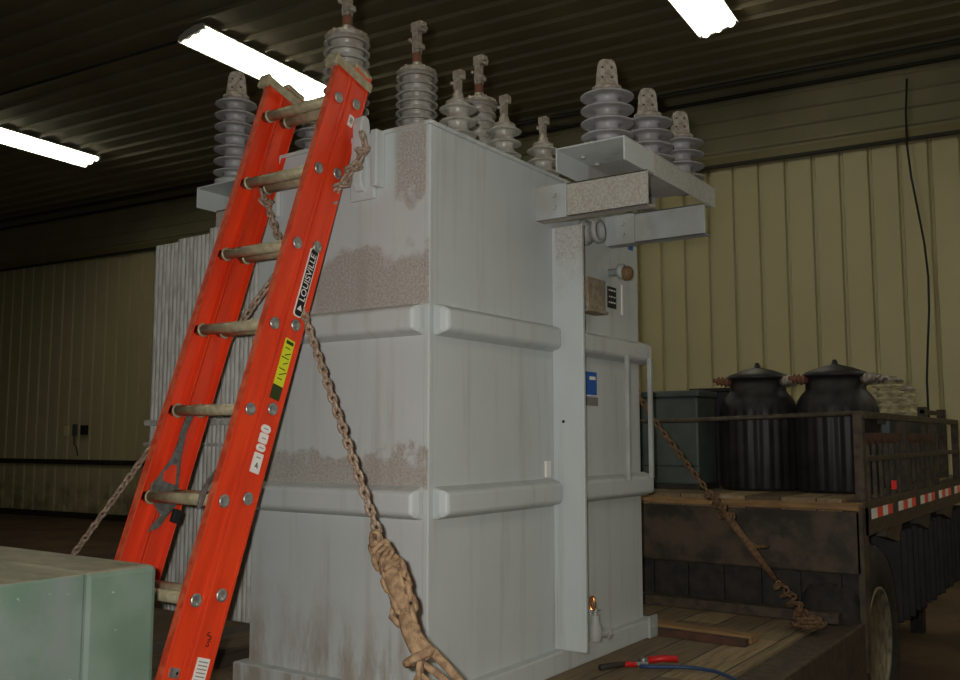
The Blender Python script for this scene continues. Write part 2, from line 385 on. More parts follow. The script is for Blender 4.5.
# fluorescent fixtures
def make_lamp():
    r = thing('ceiling_light', '', 'ceiling light')
    h = MB(); h.prism([(-.235, -.085), (-.20, -.03), (-.07, 0), (.07, 0), (.20, -.03), (.235, -.085), (.227, -.085), (.19, -.04), (-.19, -.04), (-.227, -.085)], 0, 0, 2.44)
    h.build('reflector', 'fixture', r)
    for y in (-.15, 0, .15):
        t = MB(); t.cyl(.036, (.03, y, -.082), (2.41, y, -.082), 12); t.build('tube', 'lamp', r)
    for x in (0.0, 2.40):
        e = MB(); e.box((x, -.2, -.10), (x+.04, .2, -.04)); e.build('end_bracket', 'fixture', r)
    return r
lp = make_lamp()
LAMPS = [(7.45, 8.25, 'long fluorescent light on the ceiling left of the tall bushing'), (7.85, 13.69, 'fluorescent light at the left edge of the ceiling'),
         (8.02, 2.90, 'fluorescent light cut off by the top edge of the picture'),
         (7.9, -2.6, 'fluorescent light outside the view to the right'), (1.4, 2.8, 'added unseen fluorescent light over the near end of the trailer'),  # lamps from here on are unseen, added to light tank and right wall
         (7.9, -7.6, 'unseen fluorescent light near the right wall of the hall'),
         (1.2, -2.6, 'added unseen fluorescent light over the camera side of the hall'), (1.0, 8.3, 'added unseen fluorescent light behind and left of the camera'),
         (4.6, -5.0, 'fluorescent light outside the view between the right-hand rows'), (9.6, -4.9, 'fluorescent light outside the view by the right end of the back wall')]
for i, (a, b, lab) in enumerate(LAMPS):
    o = lp if i == 0 else copy_tree(lp)
    o.location = B(a, b, ZC-.03); o.rotation_euler = (math.radians(-12), 0, math.atan2(UB.y, UB.x)); o['label'] = lab; o['group'] = 'fluorescent ceiling lights'

# ------------------------------------------------------------------ trailer
DZ = .70
tr = thing('flatbed_trailer', 'low dark trailer with plank deck and raised rear deck carrying the tank', 'trailer', (0, .5, 0))
m = MB(); m.box((-3.2, -.62, DZ-.06), (2.56, 1.62, DZ)); m.build('plank_deck', 'deck', tr, True)
for y0, y1 in ((-.79, -.625), (1.625, 1.8)):
    m = MB(); m.box((-3.25, y0, DZ-.30), (2.62, y1, DZ-.005)); m.build('side_beam', 'rack', tr, True, bevel=.008)
m = MB(); m.box((-3.2, .1, .34), (6.5, .28, .62)); m.box((-3.2, .75, .34), (6.5, .93, .62)); m.build('frame_rail', 'dark_steel', tr, True)
m = MB(); m.box((2.60, -.79, .93), (2.66, 1.8, 1.258)); m.build('riser_plate', 'riser', tr, True, bevel=.01)
m = MB(); m.box((2.63, -.77, .60), (2.68, 1.78, .93)); m.build('riser_panel', 'dark_steel', tr, True)
for i in range(12):
    m = MB(); y = -.68+i*.21; m.box((2.612, y, .72), (2.635, y+.02, .925)); m.build('riser_stiffener', 'dark_steel', tr, True)
m = MB(); m.box((2.60, -.70, 1.25), (6.5, 1.70, 1.315)); m.build('upper_deck', 'deck', tr, True)
m = MB(); m.box((2.57, -.79, 1.258), (2.72, 1.8, 1.296)); m.build('deck_edge_plank', 'lumber', tr, True, bevel=.005)
for y0, y1 in ((-.80, -.70), (1.70, 1.81)):
    m = MB(); m.box((2.66, y0, 1.12), (6.55, y1, 1.30)); m.build('upper_side_beam', 'rack', tr, True, bevel=.006)
m = MB(); m.prism([(2.60, .45), (2.60, 1.27), (2.74, 1.27), (2.72, 1.05), (2.66, .45)], 1, -.80, -.77); m.build('corner_gusset', 'riser', tr, True)
for i in range(3):
    x = 3.18+i*.95; m = MB(); m.prism([(x, 1.12), (x, 1.08), (x+.35, 1.02), (x+.45, 1.12)], 1, -.79, -.74); m.build('side_bracket', 'rack', tr, True)
x = 2.80; k = 0
while x < 5.9:
    m = MB(); m.box((x, -.803, 1.203), (x+.13, -.8005, 1.258)); m.build('reflective_tape', 'tape_red' if k % 2 else 'tape_white', tr, True, label='red reflective tape' if k % 2 else 'white reflective tape'); x += .13 if k % 4 != 3 else .30; k += 1
m = MB(); m.box((3.37, -.815, 1.335), (3.405, -.79, 1.385)); m.build('marker_lamp', 'tape_red', tr, True)
def wheel(x, y, lab):
    r = None
    t = MB(); R = .53
    t.lathe([(.285, -.13), (.30, -.15), (.42, -.16), (.49, -.145), (.52, -.11), (.53, -.06), (.53, .06), (.52, .11), (.49, .145), (.42, .16), (.30, .15), (.285, .13)], axis=1, n=48)
    o = t.build('wheel', 'rubber', tr); o.location = Vector((x, y, .53))-Vector((0, .5, 0))
    q = MB(); q.lathe([(.285, -.135), (.29, -.15), (.275, -.15), (.265, -.13), (.255, -.06), (.20, -.03), (.14, -.03), (.12, -.07), (.09, -.10), (.0, -.105)], axis=1, n=40)
    q.build('rim', 'rim', o)
    q = MB()
    for k in range(8):
        a = 2*PI*k/8; q.cyl(.014, (.17*math.cos(a), -.03, .17*math.sin(a)), (.17*math.cos(a), -.055, .17*math.sin(a)), 6)
    q.build('lug_nuts', 'steel', o)
    return o
for x in (3.03,):
    for y in (-.62, 1.62): wheel(x, y, '')
# stake rack
rk = thing('stake_rack', 'dull pipe and slat rack around the edge of the raised trailer deck', 'rack', (4, .5, 1.30))
def part(name, mat, f, parent, bevel=0):
    m = MB(); f(m); return m.build(name, mat, parent, True, bevel=bevel)
part('front_rail', 'rack', lambda m: m.tube([(2.76, 1.72, 1.745), (2.755, .8, 1.73), (2.75, .2, 1.735), (2.75, -.78, 1.765)], .013, 8), rk)
for x in (2.77, 3.9, 5.0, 6.0):
    part('post', 'rack', lambda m: m.box((x-.03, -.785, 1.30), (x+.03, -.735, 1.76)), rk, .004)
part('post', 'rack', lambda m: m.box((2.73, 1.70, 1.30), (2.79, 1.75, 1.76)), rk, .004)
part('top_rail', 'rack', lambda m: m.box((2.75, -.79, 1.735), (6.0, -.745, 1.775)), rk, .004)
part('middle_rail', 'rack', lambda m: m.box((2.8, -.79, 1.505), (6.0, -.755, 1.535)), rk, .004)
part('board', 'rack_board', lambda m: m.box((2.85, -.775, 1.60), (3.75, -.752, 1.66)), rk)
part('board', 'rack_board', lambda m: m.box((4.0, -.775, 1.60), (4.9, -.752, 1.66)), rk)
x = 2.90
while x < 4.95:
    part('slat', 'rack', lambda m: m.box((x, -.775, 1.30), (x+.035, -.757, 1.62)), rk); x += .16

# far end frames and things on the raised deck
gb = thing('utility_cabinet', 'grey-green steel cabinet on the raised deck next to the tank', 'cabinet', (3.3, .36, 1.315))
part('body', 'green_case', lambda m: m.box((3.0, .235, 1.345), (3.3, .62, 1.885)), gb, .012)
part('lid', 'green_case', lambda m: m.box((2.98, .22, 1.885), (3.31, .635, 1.925)), gb, .01)
part('base', 'dark_steel', lambda m: m.box((2.99, .225, 1.315), (3.31, .63, 1.345)), gb)
part('door_seam', 'dark_steel', lambda m: m.box((2.996, .24, 1.455), (3.0, .60, 1.462)), gb)
g2 = thing('utility_cabinet', 'lower green cabinet half hidden behind the grey tank edge', 'cabinet', (3.3, .9, 1.315))
part('body', 'green_case', lambda m: m.box((3.05, .66, 1.335), (3.55, 1.25, 1.84)), g2, .012)
part('lid', 'green_case', lambda m: m.box((3.03, .65, 1.84), (3.57, 1.27, 1.87)), g2, .01)
part('base', 'dark_steel', lambda m: m.box((3.05, .66, 1.315), (3.55, 1.25, 1.335)), g2)
g3 = thing('filler_case', 'added dark filler box behind the green cabinet and the pole transformer', 'case', (3.95, .42, 1.315))  # dark box added to fill the gap between cabinet and transformer
part('body', 'charcoal', lambda m: m.box((3.75, .27, 1.33), (4.2, .58, 1.95)), g3, .01)
part('lid', 'charcoal', lambda m: m.box((3.74, .26, 1.95), (4.21, .59, 1.975)), g3, .006)
part('base', 'dark_steel', lambda m: m.box((3.76, .28, 1.315), (4.19, .57, 1.33)), g3)
def pole_tx(name, x, y, R, top, label):
    r = thing(name, label, 'transformer', (x, y, 1.315), 'dark ribbed cylindrical transformers on the raised deck')
    H = top-1.315
    b = MB(); n = 96; vs = []; fs = []
    prof = [(R*.96, 0), (R, .02), (R, H*.60), (R*.985, H*.655), (R*.93, H*.71), (R*.84, H*.755), (R*.75, H*.785), (R*.73, H*.80), (R*.73, H*.895)]
    for pr, h in prof:
        for k in range(n):
            a = 2*PI*k/n; rr = pr+(.006*(1 if k % 4 < 2 else -1) if .01 < h < H*.63 else 0); vs.append((rr*math.cos(a), rr*math.sin(a), h))
    for i in range(len(prof)-1):
        for k in range(n): fs.append((i*n+k, i*n+(k+1) % n, (i+1)*n+(k+1) % n, (i+1)*n+k))
    fs += [tuple(range(n))[::-1], tuple(range((len(prof)-1)*n, len(prof)*n))]
    b._add(vs, fs, True); b.build('body', 'charcoal', r)
    l = MB(); l.lathe([(R*.74, H*.89), (R*.80, H*.895), (R*.80, H*.915), (R*.74, H*.93), (R*.45, H*.965), (R*.2, H*.985), (.02, H*.995), (.012, H*1.03), (0, H*1.035)], n=40); l.build('lid', 'charcoal', r)
    for a in (128, 252, 285, 312):
        a = math.radians(a); d = Vector((math.cos(a), math.sin(a), .12)); p0 = d*R*.74+Vector((0, 0, H*.84)); 
        q = MB(); L = .11
        T = Matrix.Translation(p0) @ d.to_track_quat('Z', 'Y').to_matrix().to_4x4()
        q.lathe([(.024, 0), (.024, .02), (.034, .028), (.020, .038), (.020, .045), (.032, .052), (.019, .062), (.019, .07), (.029, .077), (.012, .09), (.012, L), (0, L)], n=14, T=T)
        q.build('side_bushing', 'terminal' if a > 4 else 'rust', r)
    g = MB(); g.box((-.03, -R-.03, H*.52), (.03, -R+.01, H*.60)); g.build('hanger_lug', 'charcoal', r)
    return r
pole_tx('pole_transformer', 3.3, -.045, .235, 2.075, 'dark ribbed pole transformer with conical lid beside the green cabinet')
pole_tx('pole_transformer', 3.3, -.515, .235, 2.075, 'dark ribbed pole transformer with conical lid nearest the rack corner')
# a grey case with pale stacked insulators behind the rack
gc = thing('switchgear_case', 'bluish grey case behind the side rack slats', 'switchgear', (4.35, -.4, 1.315))
part('case', 'grey_case', lambda m: m.box((3.85, -.70, 1.335), (4.9, -.05, 1.76)), gc, .01)
part('skid', 'dark_steel', lambda m: m.box((3.85, -.70, 1.315), (4.9, -.05, 1.335)), gc)
def disc_stack(x, y, z, n, r, p, label, mat='cream', metal='terminal'):
    t = thing('insulator_stack', label, 'insulator', (x, y, z), 'pale insulators on the grey case')
    pr = [(r*.6, 0)]
    for k in range(n): h = .02+k*p; pr += [(r*.6, h), (r, h+p*.3), (r, h+p*.45), (r*.6, h+p*.75)]
    pr += [(r*.6, .02+n*p)]
    q = MB(); q.lathe(pr, n=24); q.build('porcelain', mat, t)
    q = MB(); H = .02+n*p; q.lathe([(r*.62, H), (r*.95, H), (r*.95, H+.02), (r*.5, H+.035), (0, H+.04)], n=24); q.build('cap', metal, t)
disc_stack(4.05, -.66, 1.76, 5, .10, .043, 'wide pale ribbed insulator stack behind the rack corner')
disc_stack(4.30, -.76+.03, 1.76, 3, .055, .055, 'small pale insulator right of the wide ribbed one')
# tall dark crate frames at the far right
cr = thing('steel_crate', 'tall dark open frame standing at the far end of the raised deck', 'crate', (5.5, -.4, 1.315))
for (x, y) in ((5.12, -.70), (5.95, -.70), (5.12, .1), (5.95, .1)):
    part('post', 'rack', lambda m: m.box((x, y, 1.315), (x+.06, y+.06, 1.86)), cr)
for z in (1.33, 1.50, 1.62, 1.81):
    part('rail', 'rack', lambda m: m.box((5.12, -.69, z), (6.0, -.66, z+.03)), cr); part('rail', 'rack', lambda m: m.box((5.12, .12, z), (6.0, .15, z+.03)), cr)
# ribbed dark tank on floor behind wheels
rt = thing('ribbed_radiator_bank', 'dark ribbed metal bank on legs under the raised deck', 'radiator', (5.2, -.2, 0))
for i in range(22): part('rib_panel', 'charcoal', lambda m: m.box((3.80+i*.125, -.74-.012*(i % 3), .50), (3.83+i*.125, -.30, 1.06)), rt, .008)
part('back_panel', 'charcoal', lambda m: m.box((3.78, -.42, .48), (6.5, -.32, 1.07)), rt)
for x in (3.9, 6.2): part('leg', 'dark_steel', lambda m: m.box((x, -.42, 0), (x+.12, -.32, .49)), rt)

# ------------------------------------------------------------------ the big tank transformer
TZ0, TZ1 = .70, 2.748
tk = thing('tank_transformer', 'tall grey rectangular steel transformer tank strapped on the trailer deck', 'transformer', (.85, .45, TZ0))
P = lambda name, mat, f, bevel=0, parent=None: part(name, mat, f, parent or tk, bevel)
P('tank_body', 'paint', lambda m: m.box((0, 0, TZ0+.02), (1.675, .865, TZ1-.012)), .004)
P('tank_cover', 'paint', lambda m: m.box((-.012, -.012, TZ1-.014), (1.687, .877, TZ1)), .003)
P('base_skirt', 'paint', lambda m: m.box((-.045, -.045, TZ0), (1.705, .905, TZ0+.085)), .006)
P('corner_bead', 'paint', lambda m: m.box((-.006, -.006, TZ0+.085), (.018, .018, TZ1-.014)), .004)
P('skirt_lug', 'paint_plain', lambda m: [m.box((1.62, -.060, TZ0), (1.705, -.045, TZ0+.10)), m.cyl(.012, (1.665, -.059, TZ0+.05), (1.665, -.064, TZ0+.05))], .004)
def band(x0, x1, z0, z1, axis, c):
    """bent steel stiffener with sloping faces, ends closed"""
    d = .055; h = z1-z0
    def ring(t, k):   # k shrinks toward the end
        pts = [(0, z0), (-d*k, z0+h*.16), (-d*k, z1-h*.16), (0, z1)]
        return [((c+p, t, z) if axis == 1 else (t, c+p, z)) for p, z in pts]
    m = MB(); R_ = [ring(x0, .45), ring(x0+.013, 1), ring(x1-.013, 1), ring(x1, .45)]
    vs = [v for r in R_ for v in r]; fs = []
    for i in range(3):
        for k in range(3): fs.append((i*4+k, i*4+k+1, (i+1)*4+k+1, (i+1)*4+k))
    fs += [(0, 1, 2, 3), (12, 13, 14, 15)]
    m._add(vs, fs); return m.build('stiffener_band', 'paint', tk, True, bevel=.012, segs=3)
for z0, z1 in ((1.988, 2.10), (1.355, 1.468)):
    band(.018, .845, z0, z1, 1, 0.0); band(.03, .835, z0, z1, 0, 0.0); band(.89, 1.72, z0, z1, 0, 0.0)
    P('stiffener_band', 'paint', lambda m: m.box((1.67, 0.02, z0+.01), (1.725, .85, z1-.01)), .01)
P('side_post', 'paint_rough' if 0 else 'paint', lambda m: m.box((.84, -.145, .785), (.858, .0, 2.515)), .003)
P('post_bolt', 'ink', lambda m: m.cyl(.006, (.842, -.05, 1.70), (.836, -.05, 1.70), 10))
for (x, w_) in ((1.41, .022), (1.655, .022)):
    P('guard_rod', 'paint_plain', lambda m: m.box((x-.011, -.075, 1.44), (x+.011, -.055, 2.015)), .003)
P('white_tag', 'white', lambda m: m.box((.765, -.012, 1.475), (.80, -.002, 1.54)))
# brackets carrying the trays
def bracket(x, y0, y1, sgn, z0=2.52, z1=2.66):
    lo_, hi_ = sorted((y0, y1))
    r = P('bracket_arm', 'paint_rough' if x < 1 else 'paint_plain', lambda m: [m.box((x, lo_, z0), (x+.008, hi_, z1)), m.box((x, lo_, z1-.008), (x+.06, hi_, z1)), m.box((x, lo_, z0), (x+.06, hi_, z0+.008))], .002)
    s = .147*sgn
    ys = sorted((y0, y0+s))
    q = P('bracket_splice', 'paint_plain', lambda m: m.box((x-.008, ys[0], z0), (x, ys[1], z1)), .002)
    for dz in (.045, .095):
        b = MB(); yb = y0+s*.62; b.cyl(.011, (x-.008, yb, z0+dz), (x-.018, yb, z0+dz), 6, False); b.build('bolt', 'paint_plain', q, True)
bracket(.715, 0, -.50, -1); bracket(1.342, 0, -.482, -1); bracket(.22, .865, 1.40, 1); bracket(.85, .865, 1.40, 1)
def tray(x0, x1, ya, yb, zb, zt):
    return P('bushing_tray', 'paint', lambda m: [m.box((x0, ya, zt-.006), (x1, yb, zt)), m.box((x0, ya, zb), (x1, ya+.006, zt-.006)), m.box((x0, yb-.006, zb), (x1, yb, zt-.006))], .0015)
t1 = tray(.55, 1.47, -.485, -.19, 2.66, 2.752)
b = MB()
for x, y in ((.68, -.24), (.70, -.43), (.80, -.24), (.82, -.44)): b.lathe([(.012, 2.746), (.012, 2.736), (.0, 2.736)], c=(x, y, 0), n=8)
b.build('tray_bolts', 'paint_plain', t1, True)
t2 = tray(.13, 1.14, 1.10, 1.425, 2.66, 2.752)
# lifting lugs on the near-left face
def lug(y, label=None):
    q = P('lifting_lug', 'paint', lambda m: [m.prism([(-.035, 2.53), (-.05, 2.56), (-.05, 2.78), (-.043, 2.805), (-.025, 2.815), (-.008, 2.805), (0, 2.78), (0, 2.53)], 1, y-.022, y+.022), m.box((-.02, y-.06, 2.50), (0, y+.06, 2.745))], .006)
    return q
P('lug_plate', 'paint', lambda m: m.box((-.05, .205, 2.535), (0, .235, 2.745)), .005)
lug(.30); lug(.80)
# fittings on the right-hand end of the right face
P('hand_hole', 'paint_plain', lambda m: m.lathe([(.058, -.0), (.058, -.02), (.046, -.022), (.046, -.06), (.054, -.062), (.054, -.085), (.038, -.086), (.036, -.07), (0, -.07)], c=(1.12, 0, 2.545), axis=1, n=28))
bx = P('terminal_box', 'lichen', lambda m: m.box((1.05, -.06, 2.195), (1.213, 0, 2.335)), .006)
P('drip_lip', 'lichen', lambda m: m.box((1.045, -.072, 2.18), (1.218, 0, 2.1955)), .004, bx)
np_ = P('nameplate', 'ink', lambda m: m.box((1.335, -.004, 2.245), (1.43, 0, 2.345)), label=None) if False else P('nameplate', 'ink', lambda m: m.box((1.345, -.004, 2.235), (1.43, 0, 2.335)))
RX = Matrix.Rotation(PI/2, 4, 'X')
def tank_text(name, s, size, mat, x, y, z, parent, rot=0.):
    T = world_of(parent).inverted() @ Matrix.Translation((x, y, z)) @ RX @ Matrix.Rotation(rot, 4, 'Z')
    return text(name, s, size, mat, parent, T)
for i, z in enumerate((2.315, 2.285, 2.258)):
    P('plate_line', 'white', lambda m: [m.box((1.352+.018*k+.004*(i % 2), -.0052, z), (1.363+.018*k+.003*(k % 2), -.004, z+.006)) for k in range(4)], 0, np_)
P('gauge_body', 'paint_plain', lambda m: m.lathe([(.018, 0), (.018, -.05), (.035, -.052), (.035, -.075), (0, -.075)], c=(1.37, 0, 2.40), axis=1, n=24))
P('gauge_face', 'gauge', lambda m: m.lathe([(.0, -.11), (.028, -.108), (.033, -.10), (.033, -.075), (.028, -.07), (0, -.07)], c=(1.375, 0, 2.39), axis=1, n=24))
P('sight_strip', 'white', lambda m: m.box((1.488, -.006, 2.215), (1.498, 0, 2.36)))
P('blue_sticker', 'blue', lambda m: m.box((1.125, -.003, 1.815), (1.225, 0, 1.925)))
P('sticker_stripe', 'white', lambda m: [m.box((1.155, -.0045, 1.89), (1.21, -.003, 1.905)), m.box((1.125, -.0045, 1.817), (1.225, -.003, 1.822))])
P('warning_sticker', 'grey_ink', lambda m: m.box((1.125, -.003, 1.775), (1.235, 0, 1.812)))
P('small_blue_tag', 'blue', lambda m: m.box((1.575, -.004, 2.545), (1.62, 0, 2.575)))
vl = P('drain_valve', 'paint_plain', lambda m: [m.cyl(.02, (1.0, 0, .85), (1.0, -.09, .85), 14), m.lathe([(.026, .80), (.028, .82), (.028, .86), (.018, .875), (.018, .905), (.008, .907), (.008, .93)], c=(1.0, -.10, 0), n=18), m.cyl(.018, (1.0, -.1, .83), (1.075, -.115, .82), 12), m.cyl(.026, (1.065, -.113, .82), (1.085, -.117, .82), 6, False), m.tube([(.96, -.1, .925), (1.04, -.1, .925)], .006, 6)], .001)
P('valve_ring', 'brass', lambda m: m.tube([(.975+.0*a, -.10+.010*math.cos(a), .955+.028*math.sin(a)) for a in [2*PI*k/16 for k in range(16)]], .006, 8, True), 0, vl)
# radiator bank on the far-left side
rd = P('radiator_bank', 'radiator', lambda m: [m.box((.10, .86, 2.25), (1.55, 1.57, 2.30)), m.box((.10, .86, 1.02), (1.55, 1.57, 1.07))], .006)
for i in range(13):
    y = .925+i*.052; h = 2.53-(.0 if i < 6 else .022)-(.012 if i > 9 else 0)
    def f(m):
        pr = []
        for k in range(25):   # gently fluted plate
            pass
        m.box((.060, y, .905), (1.60, y+.046, h))
        for q in (.012, .035): m.cyl(.0125, (.058, y+q, .91), (.058, y+q, h-.004), 12)
    P('radiator_panel', 'radiator', f, .004, rd)
P('radiator_strap', 'radiator', lambda m: [m.box((.022, .93, 1.685), (.038, 1.60, 1.71)), m.box((.022, .93, 1.60), (.036, 1.60, 1.612))], .003, rd)

# bushings on tank and trays
def bushing_parts(r, H0, H1, n, R, rc, mat, term, tilt_top=.0):
    """porcelain from z=H0 to H1 (local), sheds n, shed radius R, core rc"""
    p = (H1-H0)/n; pr = [(rc*1.15, H0)]
    for k in range(n):
        h = H0+p*k
        if True: pr += [(rc, h+p*.02), (rc, h+p*.42), (rc*1.15, h+p*.50), (R*.70, h+p*.50), (R*.95, h+p*.44), (R, h+p*.47), (R, h+p*.53), (R*.94, h+p*.58), (R*.6, h+p*.72), (rc*1.2, h+p*.86), (rc, h+p*.97)]
        else: pr += [(rc, h+p*.10), (rc*1.05, h+p*.35), (R*.82, h+p*.50), (R*.98, h+p*.56), (R, h+p*.62), (R*.97, h+p*.69), (R*.80, h+p*.78), (rc*1.25, h+p*.97)]
    pr += [(rc*1.1, H1), (0, H1)]
    q = MB(); q.lathe(pr, n=36); q.build('porcelain_sheds', mat, r)
    q = MB(); q.lathe([(rc*1.9, 0), (rc*1.9, .02), (rc*1.25, .025), (rc*1.2, H0+.005), (0, H0+.005)], n=24); q.build('mounting_flange', 'paint_plain', r)
    if term == 'clamp':
        q = MB(); q.lathe([(rc*1.35, H1-.004), (rc*1.4, H1+.006), (rc*1.25, H1+.02), (rc*.9, H1+.03), (.026, H1+.045), (.023, H1+.062)], n=24)
        for k in range(6):
            a = 2*PI*k/6; q.cyl(.008, (rc*1.15*math.cos(a), rc*1.15*math.sin(a), H1+.004), (rc*1.15*math.cos(a), rc*1.15*math.sin(a), H1+.026), 6)
        q.build('cap', 'terminal', r)
        q = MB(); q.lathe([(.024, H1+.055), (.020, H1+.10), (.016, H1+.12), (0, H1+.12)], n=16); q.build('neck', 'rust', r)
        q = MB(); q.box((-.0195, -.016, H1+.105), (.018, .0165, H1+.245)); q.box((-.022, -.036, H1+.12), (.0165, .0145, H1+.145))
        q.box((-.023, -.040, H1+.205), (.0215, .022, H1+.252)); q.cyl(.011, (-.03, -.050, H1+.225), (.03, -.028, H1+.229), 8); q.cyl(.009, (-.026, .026, H1+.17), (.026, .0262, H1+.171), 8)
        q.build('terminal_clamp', 'terminal', r, bevel=.004)
    elif term == 'small':
        q = MB(); q.lathe([(rc*1.2, H1-.004), (rc*1.2, H1+.004), (.026, H1+.018), (.018, H1+.045), (.014, H1+.06), (0, H1+.06)], n=20); q.build('cap', 'terminal', r)
        q = MB(); q.box((-.0155, -.013, H1+.055), (.014, .013, H1+.125)); q.box((-.0175, -.028, H1+.10), (.0155, .016, H1+.135)); q.cyl(.008, (-.02, .020, H1+.085), (.02, .020, H1+.085), 8)
        q.build('terminal_clamp', 'terminal', r, bevel=.003)
    else:
        q = MB(); q.lathe([(rc*1.25, H1-.004), (rc*1.3, H1+.012), (rc*.9, H1+.022), (0, H1+.024)], n=24); q.build('cap', 'terminal', r)
        pts = [(-.046, H1+.01), (.046, H1+.01), (.038, H1+.10), (.030, H1+.122), (.016, H1+.130), (-.016, H1+.130), (-.030, H1+.122), (-.038, H1+.10)]
        q = MB(); T = Matrix.Rotation(math.radians(-48), 4, 'Z'); q.prism(pts, 1, -.008, .008, T=T); pd = q.build('terminal_pad', 'terminal', r, bevel=.003)
        for hx in (-.019, .019):
            for hz in (.055, .095):
                q = MB(); q.lathe([(.0042, -.0087), (.0042, .0087)], c=(hx, 0, H1+hz), axis=1, n=10, T=T); q.build('bolt_hole', 'ink', pd)
def bushing(name, x, y, z0, H0, H1, n, R, rc, mat, term, label, group):
    r = thing(name, label, 'bushing', (x, y, z0), group)
    bushing_parts(r, H0, H1, n, R, rc, mat, term); return r
def lam(p, l): return CAM+(Vector(p)-CAM)*l
# tall row
LA1 = 1.05
for i, (x, y, lab) in enumerate(((.139, .532, 'tall ribbed porcelain bushing rising behind the ladder top'), (.591, .534, 'tall ribbed porcelain bushing with rusty neck right of the ladder'), (1.051, .521, 'tall ribbed bushing farthest back between two shorter ones'))):
    p = lam((x, y, 3.222), LA1)
    b0 = bushing('tall_bushing', p.x, p.y, TZ1, .10, p.z-TZ1, 11, .097 if i < 2 else .088, .068, 'porcelain', 'clamp', lab, 'tall bushings on the tank cover')
LA2 = 1.03
for i, (x, y, lab) in enumerate(((.361, .142, 'short three-ribbed bushing nearest the tall one'), (.692, .142, 'short ribbed bushing in the middle of the tank cover'), (1.019, .146, 'short ribbed bushing next to the overhanging tray'))):
    p = lam((x, y, 2.945), LA2)
    bushing('short_bushing', p.x, p.y, TZ1, .02, p.z-TZ1, 4, .076, .042, 'porcelain', 'small', lab, 'short bushings on the tank cover')
for i, (x, lab) in enumerate(((.70, 'wide-ribbed bushing at the near end of the right tray'), (1.08, 'middle wide-ribbed bushing on the right tray'), (1.43, 'rearmost wide-ribbed bushing on the right tray'))):
    bushing('pad_bushing', x, -.34, 2.752, .03, .245, 4, .105, .045, 'porcelain_bluish', 'pad', lab, 'bushings with flat pads on the right tray')
for i, (x, lab) in enumerate(((.21, 'tall many-ribbed bushing on the left tray outside the ladder'), (.70, 'many-ribbed bushing on the left tray seen between the ladder rails'))):
    bushing('tray_bushing', x, 1.27, 2.752, .03, .40, 7, .092, .045, 'porcelain_bluish', 'pad', lab, 'bushings on the left tray')

# ------------------------------------------------------------------ extension ladder
TH = math.radians(71.526)
lb = Vector((-.7783, .3537, DZ))
ld_ = thing('extension_ladder', 'orange fibreglass extension ladder leaning against the grey tank', 'ladder', lb, rot=(0, PI/2-TH, 0))
Y0, YL = 0.0, .392; PIT = .3048*.993; S0 = 2.2954
LD = lambda name, mat, f, bevel=0, parent=None, label=None: (lambda m: (f(m), m.build(name, mat, parent or ld_, False, bevel=bevel, label=label))[1])(MB())
SEC = ((-.080, -.004), (.004, .092))
for si, (n0, n1) in enumerate(SEC):
    dl = -.016 if si == 0 else .016; top = 2.44+dl
    for side in (0, 1):
        yo = Y0 if side == 0 else YL; s = 1 if side == 0 else -1     # web outer face at yo, flanges turn inwards
        def f(m):
            w_ = .005
            ya, yb = sorted((yo, yo+s*w_)); m.box((n0, ya, 0.02), (n1, yb, top))
            for q in (n0, n1-w_):
                ya, yb = sorted((yo+s*w_, yo+s*.030)); m.box((q, ya, .02), (q+w_, yb, top))
            # raised beads along the outer web
            ya, yb = sorted((yo, yo-s*.003)); m.box((n0, ya, .02), (n0+.014, yb, top)); m.box((n1-.014, ya, .02), (n1, yb, top))
        rl = LD('side_rail', 'orange', f, .002)
        LD('worn_rail_edge', 'orange_worn', lambda m: m.box((n0-.0006, yo+s*.002, .03), (n0+.0005, yo+s*.028, top-.01)), 0, rl) if si == 0 else None
    nm = (n0+n1)/2
    for i in range(8):
        h = S0-PIT*i+dl
        if h < .1: continue
        def f(m):
            m.prism([(nm+.0215*math.cos(2*PI*k/18), h+.0185*math.sin(2*PI*k/18)) for k in range(18)], 1, .006, YL-.006, True)
            for y in (.034, YL-.034):
                m.lathe([(.025, y-.003), (.025, y+.003)], c=(nm, 0, h), axis=1, n=16)
        rg = LD('rung', 'alu', f)
        for side in (0, 1):
            yo = Y0-.003 if side == 0 else YL+.003; s = -1 if side == 0 else 1
            LD('rivet', 'rivet', lambda m: m.lathe([(.021, 0), (.021, s*.004), (.015, s*.0065), (.013, s*.004), (0, s*.004)], c=(nm, yo, h), axis=1, n=18), 0, rg)
# brackets at the top, rung lock, feet
for side in (0, 1):
    y0, y1 = ((-.010, .040) if side == 0 else (YL-.040, YL+.010))
    LD('top_bracket', 'alu', lambda m: [m.box((-.108, y0, 2.385), (-.094, y1, 2.435)), m.box((-.100, y0-.001, 2.395), (.095, y0+.0035, 2.43)), m.box((-.100, y1-.004, 2.395), (-.03, y1+.001, 2.43))])
    LD('rail_cap', 'alu', lambda m: m.box((.0, y0+.008, 2.448), (.094, y1-.008, 2.468)), .004)
    LD('foot', 'black', lambda m: m.box((-.095, y0, 0), (-.0, y1, .03)), .004)
